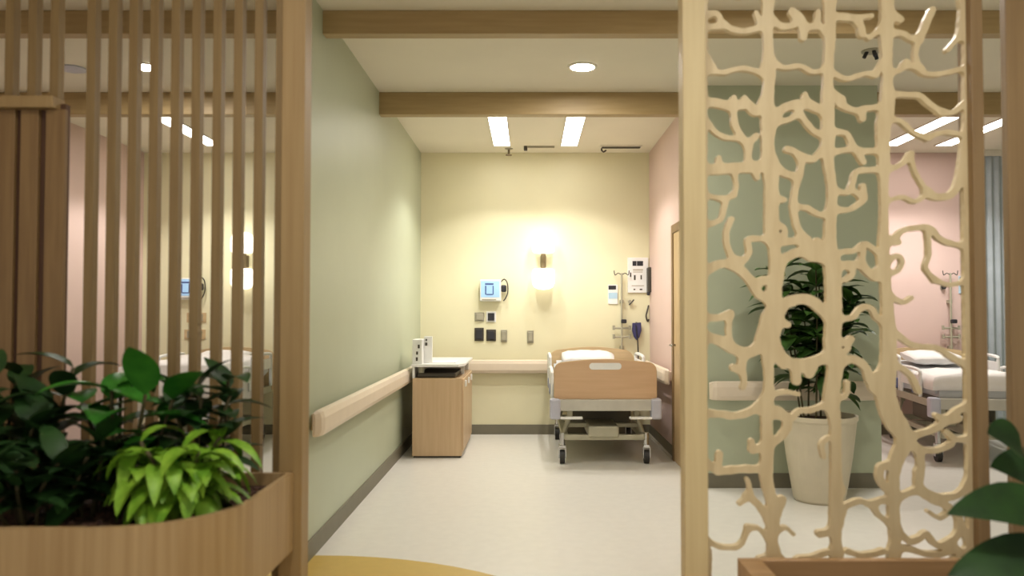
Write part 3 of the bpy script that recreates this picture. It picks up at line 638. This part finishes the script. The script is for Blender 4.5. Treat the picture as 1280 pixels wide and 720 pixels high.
for a in [
 (3, (885, 18), (897, 17), (903, 28), (918, 37), (935, 38), (955, 33)), (2.5, (945, 15), (950, 28)), (3, (885, 34), (905, 31)),
 (2.5, (955, 84), (961, 60)), (2.5, (884, 88), (905, 90), (925, 85), (945, 88), (958, 95)), (3, (884, 72), (892, 84)),
 (5, (884, 128), (895, 128), (915, 132), (935, 130), (945, 139), (957, 124)), (3, (915, 132), (917, 122)), (3, (930, 130), (931, 122)),
 (2.5, (885, 152), (895, 165), (910, 172), (925, 172), (932, 176)), (2.5, (918, 135), (919, 155, 4), (928, 172), (937, 184)), (3.5, (945, 170), (936, 182), (937, 208)),
 (6, (882, 212), (915, 210), (940, 208), (962, 205)), (3, (900, 208), (899, 197)), (3, (945, 212), (947, 222)), (2.2, (918, 212), (921, 232), (917, 244)),
 (2.5, (884, 244), (905, 248), (917, 243)), (3, (907, 250), (905, 262), (900, 275), (886, 280)),
 (3.2, (915, 274), (909, 288), (909, 304), (915, 320), (928, 326), (937, 315), (935, 300), (950, 298), (966, 300)), (3, (925, 325), (922, 335)),
 (5, (884, 338), (900, 330), (915, 331), (930, 341), (942, 355), (950, 368), (966, 376)), (5, (955, 350), (945, 356)),
 (4, (884, 397), (900, 397), (913, 392)), (3, (913, 394), (911, 412), (914, 430)), (6, (960, 395), (953, 420), (948, 434), (935, 441), (918, 437), (902, 427), (884, 421)),
 (4.5, (932, 441), (928, 452), (926, 462), (918, 460)), (3, (926, 460), (931, 475), (929, 485)),
 (4, (884, 517), (900, 518), (920, 520), (940, 514), (958, 497)), (3, (950, 515), (975, 512), (985, 530, 5), (975, 548, 4), (958, 557, 4), (942, 564)),
 (4, (884, 578), (898, 589), (925, 587), (958, 587)), (3, (900, 568, 4), (898, 588)), (3, (940, 552), (940, 562)),
 (4, (935, 620), (950, 633), (962, 652)), (5, (978, 625), (972, 640), (967, 655)), (2.5, (936, 660), (950, 662), (963, 678)), (2.5, (884, 674), (900, 684), (925, 683), (935, 662)), (2.2, (935, 600), (938, 618), (925, 630)),
 (3.5, (966, 24), (976, 32), (992, 31), (996, 20)), (4, (990, 14), (1003, 25), (1005, 46)), (3, (1005, 34), (1020, 31), (1023, 14)), (3, (1022, 30), (1037, 45)),
 (2.5, (966, 75), (980, 84), (1000, 82), (1018, 90), (1036, 82)),
 (5, (967, 152), (975, 139), (990, 131), (1010, 130), (1022, 135), (1036, 141)), (3.2, (1000, 140), (1010, 155), (1020, 165), (1036, 170)), (3, (972, 152), (985, 150), (998, 142)), (3, (1007, 118), (1009, 130)),
 (3.5, (984, 186), (995, 190), (1002, 201), (1001, 215), (995, 235), (993, 260), (998, 285), (1007, 299)), (4, (1004, 196), (1018, 198), (1032, 184)), (4, (966, 203), (980, 215), (996, 221)),
 (3, (994, 258), (1010, 260), (1025, 268), (1040, 265)), (3, (965, 245), (980, 250)), (3, (966, 280), (979, 283), (981, 292), (975, 300)),
 (4, (966, 302), (985, 302), (1005, 299)), (5, (973, 350), (979, 327), (993, 317), (1005, 316), (1016, 321), (1038, 323)), (7, (1007, 302), (1014, 311), (1030, 318)), (3, (1030, 310), (1022, 300)),
 (6, (970, 395), (983, 380), (1000, 374), (1015, 376), (1028, 387), (1040, 398)), (6, (966, 420), (974, 440), (985, 452), (1000, 456), (1020, 452), (1040, 444)),
 (5, (996, 456), (996, 476)), (3, (1006, 460), (1012, 470), (1018, 462)), (3, (980, 458), (972, 448)), (4, (975, 402), (985, 406)), (2.5, (970, 492), (985, 490), (998, 493)), (3, (970, 520), (990, 522), (1000, 514), (1015, 513), (1034, 506)),
 (4, (1046, 660), (1035, 666), (1025, 668)), (2.5, (1035, 548), (1028, 556), (1030, 572)), (2.2, (970, 666), (982, 660), (992, 668)),
 (4, (1040, 20), (1065, 22), (1075, 30), (1078, 42)), (2.5, (1072, 22), (1090, 19)), (3, (1088, 46), (1098, 38), (1108, 28)),
 (2.5, (1095, 92), (1104, 76)), (2.5, (1040, 90), (1058, 98), (1080, 92), (1096, 92)), (3, (1112, 92), (1127, 86), (1134, 77)),
 (5, (1038, 116), (1052, 124)), (3, (1050, 130), (1060, 135), (1072, 138), (1085, 135), (1106, 132)), (3, (1038, 165), (1058, 166), (1066, 180), (1075, 188), (1102, 188)), (3.5, (1078, 138), (1079, 148)),
 (3, (1044, 190), (1062, 186)), (3, (1073, 190), (1080, 202)), (3, (1104, 212), (1088, 212), (1071, 215), (1066, 230), (1060, 240), (1042, 238)), (3, (1079, 232), (1080, 249), (1070, 258), (1060, 262), (1040, 262)), (2.5, (1070, 240), (1079, 248)),
 (3, (1044, 318), (1058, 314), (1070, 313), (1080, 305), (1090, 309), (1100, 318), (1102, 332), (1094, 340), (1084, 338), (1078, 326), (1080, 312)), (4, (1044, 334), (1060, 331), (1078, 330)), (3, (1084, 338), (1095, 348), (1106, 346)), (3, (1062, 331), (1066, 342), (1058, 350)),
 (3, (1046, 399), (1066, 397), (1074, 388), (1084, 383), (1092, 388), (1097, 397), (1110, 404)), (4, (1046, 424), (1058, 428), (1064, 424)), (4.5, (1044, 462), (1056, 452), (1070, 450), (1082, 458), (1088, 472), (1096, 471), (1108, 462)), (3, (1052, 445), (1060, 436)), (3, (1088, 472), (1092, 488), (1106, 492)), (2.5, (1046, 500), (1058, 494), (1060, 478)),
 (3.2, (1048, 642), (1058, 633), (1075, 627), (1090, 631), (1104, 626), (1120, 628)), (4, (1118, 582), (1103, 584), (1101, 598), (1108, 610), (1118, 612)), (3, (1046, 600), (1054, 612), (1050, 622)), (3.2, (1050, 655), (1054, 640)), (3, (1092, 632), (1100, 645), (1113, 655)), (3, (1060, 690), (1080, 695), (1105, 690)),
 (4, (1166, 12), (1158, 30), (1150, 48)), (3, (1112, 42), (1128, 41), (1138, 47), (1150, 47)), (4, (1112, 14), (1126, 24)), (2.5, (1199, 46), (1185, 62)), (4, (1206, 5), (1202, 45)), (2.5, (1150, 48), (1145, 70), (1155, 90), (1175, 92), (1205, 85)), (2.2, (1130, 80), (1152, 86)),
 (3, (1112, 117), (1135, 118), (1150, 119), (1160, 127), (1172, 136), (1180, 140)), (2.5, (1112, 148), (1128, 152), (1142, 165), (1160, 172)), (2.5, (1205, 130), (1192, 140), (1178, 140)), (2.5, (1160, 172), (1180, 165), (1205, 168)),
 (2.8, (1108, 212), (1122, 208), (1132, 201), (1139, 192)), (4, (1207, 180), (1204, 205), (1199, 228), (1190, 243), (1172, 246), (1160, 240)), (2.2, (1139, 192), (1145, 215), (1160, 240)), (2.2, (1112, 250), (1130, 246), (1145, 252), (1160, 242)),
 (3, (1106, 300), (1120, 296), (1130, 288), (1150, 284), (1165, 286), (1175, 298), (1190, 304), (1212, 308)), (2.5, (1106, 305), (1124, 303)), (2.5, (1108, 330), (1120, 320), (1128, 325), (1124, 338), (1112, 342)), (2.2, (1160, 286), (1162, 318), (1158, 335), (1170, 350)),
 (2.5, (1110, 366), (1128, 378), (1140, 372)), (3.2, (1110, 410), (1125, 420), (1140, 431), (1160, 434), (1175, 436), (1190, 446), (1212, 458)), (2.2, (1170, 350), (1190, 356), (1212, 350)), (3, (1112, 452), (1128, 460), (1140, 470), (1150, 490)),
 (3.5, (1134, 545), (1150, 543), (1170, 536), (1184, 526), (1198, 514), (1212, 508)), (3, (1172, 520), (1190, 526), (1200, 524)), (3, (1184, 540), (1196, 549), (1214, 550)), (4, (1132, 548), (1146, 560), (1152, 578), (1150, 600, 3)), (3, (1146, 560), (1168, 564), (1190, 556)),
 (3.5, (1149, 590), (1150, 606), (1160, 616), (1180, 622), (1200, 618), (1212, 602), (1216, 585)), (3.5, (1118, 626), (1134, 618), (1150, 612)), (3.5, (1120, 640), (1123, 660), (1136, 676), (1150, 674), (1159, 668), (1172, 682), (1192, 676), (1202, 658), (1196, 642), (1184, 633), (1165, 625), (1150, 614)),
 (2.2, (1162, 640), (1176, 648), (1188, 640)), (3, (1118, 685), (1140, 688), (1165, 694), (1190, 690)), (3, (1202, 658), (1210, 672), (1216, 690)), (3, (1190, 678), (1202, 692)),
]: st(a[0], *a[1:])
st(3, (1210, -5), (1209, 300), (1213, 520), (1216, 700)); st(2, (882, -5), (882, 700))
ext = []
for s in S[3:]:
    ys = [p[1] for p in s]
    if min(ys) > 190 and max(ys) < 470: ext.append([(x, y-470, h) for x, y, h in s])
    if min(ys) > 500: ext.append([(x, y+185, h) for x, y, h in s])
for x in (961, 1038, 1110, 1205, 876):
    ext.append([(x+4, -300, 6), (x-3, -200, 7), (x+5, -100, 6), (x, 0, 6)]); ext.append([(x+8, 690, 6), (x+5, 800, 7), (x+9, 900, 6)])
S += ext
gx0, gx1, gy0, gy1, stp = 870.0, 1226.0, -232.0, 872.0, 2.0
nx, ny = int((gx1-gx0)/stp)+1, int((gy1-gy0)/stp)+1
GXA, GYA = np.meshgrid(gx0+stp*np.arange(nx), gy0+stp*np.arange(ny))
acc = np.zeros_like(GXA); K = 2.2
for s in S:
    if len(s) > 2:
        v = smooth_path([Vector(p) for p in s], 4)
    else: v = [Vector(p) for p in s]
    best = np.full_like(GXA, 1e3)
    for a, b in zip(v, v[1:]):
        m = 26
        i0 = max(0, int((min(a.x, b.x)-m-gx0)/stp)); i1 = min(nx, int((max(a.x, b.x)+m-gx0)/stp)+2)
        j0 = max(0, int((min(a.y, b.y)-m-gy0)/stp)); j1 = min(ny, int((max(a.y, b.y)+m-gy0)/stp)+2)
        if i1 <= i0 or j1 <= j0: continue
        xx, yy = GXA[j0:j1, i0:i1], GYA[j0:j1, i0:i1]
        dx, dy = b.x-a.x, b.y-a.y; l2 = dx*dx+dy*dy+1e-6
        tt = np.clip(((xx-a.x)*dx+(yy-a.y)*dy)/l2, 0, 1)
        dd = np.hypot(xx-a.x-dx*tt, yy-a.y-dy*tt)-(a.z+(b.z-a.z)*tt)
        best[j0:j1, i0:i1] = np.minimum(best[j0:j1, i0:i1], dd)
    acc += np.exp(-np.clip(best, -40, 200)/K)
field = -K*np.log(acc+1e-30)          # < 0 inside the carved pattern
# slight hand-cut irregularity along the edges
field += .45*np.sin(GXA*.31+np.sin(GYA*.17)*2)*np.sin(GYA*.27+1.3)
bm = BM(); cache = {}; LY = 3.005
def vget(key, px, py):
    v = cache.get(key)
    if v is None:
        p = W(px, py, LY); v = bm.verts.new((p.x, LY, min(H-.01, max(.02, p.z)))); cache[key] = v
    return v
neg = field < 0
for j in range(ny-1):
    for i in range(nx-1):
        c4 = ((i, j), (i+1, j), (i+1, j+1), (i, j+1))
        ins = [neg[b, a] for a, b in c4]
        if not any(ins): continue
        poly = []
        for k in range(4):
            a, b = c4[k]; a2, b2 = c4[(k+1) % 4]
            if ins[k]: poly.append(vget((a, b), gx0+a*stp, gy0+b*stp))
            if ins[k] != ins[(k+1) % 4]:
                f0, f1 = field[b, a], field[b2, a2]; u = min(.95, max(.05, f0/(f0-f1)))
                key = (min((a, b), (a2, b2)), max((a, b), (a2, b2)))
                poly.append(vget(key, gx0+(a+(a2-a)*u)*stp, gy0+(b+(b2-b)*u)*stp))
        if len(poly) >= 3:
            try: bm.faces.new(poly)
            except ValueError: pass
r = bmesh.ops.extrude_face_region(bm, geom=bm.faces[:])
bmesh.ops.translate(bm, verts=[g for g in r['geom'] if isinstance(g, bmesh.types.BMVert)], vec=(0, .028, 0))
t = thing('lattice_screen', 'pale birch screen with branching organic cut-out pattern', 'screen')
obj('cut_out_panel', bm, 'lat', t)
obj('left_stile', box(BM(), X(855, 2.97), X(884, 2.97), 2.97, 3.06, 0, H, .003), 'frame', t)
obj('right_stile', box(BM(), X(1219, 2.97), X(1234, 2.97), 2.97, 3.07, 0, H, .003), 'stile', t)
obj('bottom_rail', box(BM(), X(884, 2.97), X(1219, 2.97), 2.985, 3.05, .0, .06), 'frame', t)
obj('top_rail', box(BM(), X(884, 2.97), X(1219, 2.97), 2.985, 3.05, H-.05, H), 'frame', t)
o = obj('timber_post', box(BM(), X(1263, 2.97), X(1263, 2.97)+.16, 2.97, 3.01, 0, H, .004), 'stile'); tag(o, 'brown timber post at the right edge beside the lattice screen', 'post')

# ------------------------------------------------------------------ right planter box with plant
RX0, RX1, RY0, RY1, RZ = X(921, 2.88), 2.6, 2.15, 2.9, Z(697, 2.9)
t = thing('planter_box', 'square-edged oak planter box in front of the lattice screen', 'planter')
bm = BM(); w = .05
box(bm, RX0, RX1, RY1-.035, RY1, 0, RZ, .003); box(bm, RX0, RX1, RY0, RY0+w, 0, RZ, .003); box(bm, RX0, RX0+w+.03, RY0+w, RY1-.035, 0, RZ, .003); box(bm, RX1-w, RX1, RY0+w, RY1-.035, 0, RZ, .003)
obj('planter_wall', bm, 'planter2', t)
obj('planter_soil', box(BM(), RX0+w+.03, RX1-w, RY0+w, RY1-.035, 0, RZ-.1), 'soil', t)
t = thing('broad_leaf_plant', 'plant with large dark glossy leaves at the lower right edge', 'plant', (1.78, 2.5, RZ-.1))
O = Vector((1.78, 2.5, RZ-.1)); bs = BM(); bl = BM()
def bigleaf(root, tip, w, bend=.4):
    root, tip = Vector(root), Vector(tip); d = tip-root
    tube(bs, smooth_path([Vector((0, 0, -.02)), (root-O)*.55+Vector((0, 0, .05)), root-O], 4), .007, 6)
    leaf(bl, root-O, d.normalized()+Vector((0, 0, bend*.5)), d.length*1.04, w, bend, seg=10, fold=.2, up=Vector((-.15, -.75, .65)).normalized())
bigleaf((1.56, 2.35, .80), W(1188, 636, 2.3), .14, .45)
bigleaf((1.50, 2.45, .98), W(1236, 540, 2.4), .13, .4)
bigleaf((1.60, 2.5, .88), W(1240, 580, 2.5), .13, .5)
bigleaf((1.58, 2.3, .66), W(1188, 712, 2.3), .16, .5)
bigleaf((1.7, 2.35, .72), (1.45, 2.1, .62), .15, .6)
bigleaf((1.75, 2.5, 1.0), (1.66, 2.45, 1.22), .13, .3)
bigleaf((1.9, 2.5, .95), (2.1, 2.45, 1.0), .15, .6)
bigleaf((1.9, 2.6, .8), (2.1, 2.75, .85), .15, .6)
bigleaf((1.85, 2.4, .8), (2.0, 2.2, .85), .15, .6)
obj('stems', bs, 'stem', t, smooth=True); obj('foliage', bl, 'leafd', t, smooth=True)

# ------------------------------------------------------------------ potted tree in front of the green wall
PTX, PTY = W(1027, 600, 5.9).x, 5.95
t = thing('tree_pot', 'tall tapered white pot in front of the green wall', 'pot', (PTX, PTY, 0))
obj('pot_body', lathe(BM(), [(.17, 0), (.185, .02), (.235, .33), (.265, .585), (.275, .60), (.275, .63), (.255, .63), (.25, .58), (.01, .56)], n=48), 'pot', t, smooth=False)
obj('pot_soil', lathe(BM(), [(.24, .565), (.24, .59), (.01, .60)], n=32), 'soil', t)
t = thing('potted_tree', 'slender-stemmed leafy tree growing out of the tall white pot', 'tree', (PTX, PTY, .59))
bs = BM(); bl = BM(); rnd = random.Random(9)
for s in range(8):
    a = 2*PI*s/8+.3; r0 = .12; top = Vector((math.cos(a)*rnd.uniform(.12, .42), math.sin(a)*rnd.uniform(.06, .2), rnd.uniform(.85, 1.38)))
    path = smooth_path([(r0*math.cos(a), r0*math.sin(a), -.02), (top.x*.62, top.y*.62, top.z*.5), top], 6)
    tube(bs, path, [.008*(1-.5*i/len(path)) for i in range(len(path))], 6)
    for k in range(34):
        u = .32+.68*k/33; q = path[int(u*(len(path)-1))]
        az = k*2.4+rnd.uniform(-.5, .5); e = rnd.uniform(-.1, .8)
        leaf(bl, q, (math.cos(az)*math.cos(e), .7*math.sin(az)*math.cos(e), math.sin(e)), rnd.uniform(.19, .29), rnd.uniform(.10, .145), rnd.uniform(.4, 1.1), seg=5)
obj('stems', bs, 'stem', t, smooth=True); obj('foliage', bl, 'leaft', t, smooth=True)

# ------------------------------------------------------------------ ambient light of the wider lobby behind the camera
wd = bpy.data.worlds.new('lobby_light'); scene.world = wd; wd.use_nodes = True
bg = wd.node_tree.nodes['Background']; bg.inputs['Color'].default_value = (1, .94, .82, 1); bg.inputs['Strength'].default_value = .58
vs = scene.view_settings; vs.view_transform = 'Standard'; vs.look = 'None'; vs.gamma = 1; vs.use_curve_mapping = False; vs.exposure = 0.43
scene.cycles.use_denoising = True
scene.cycles.max_bounces = 8
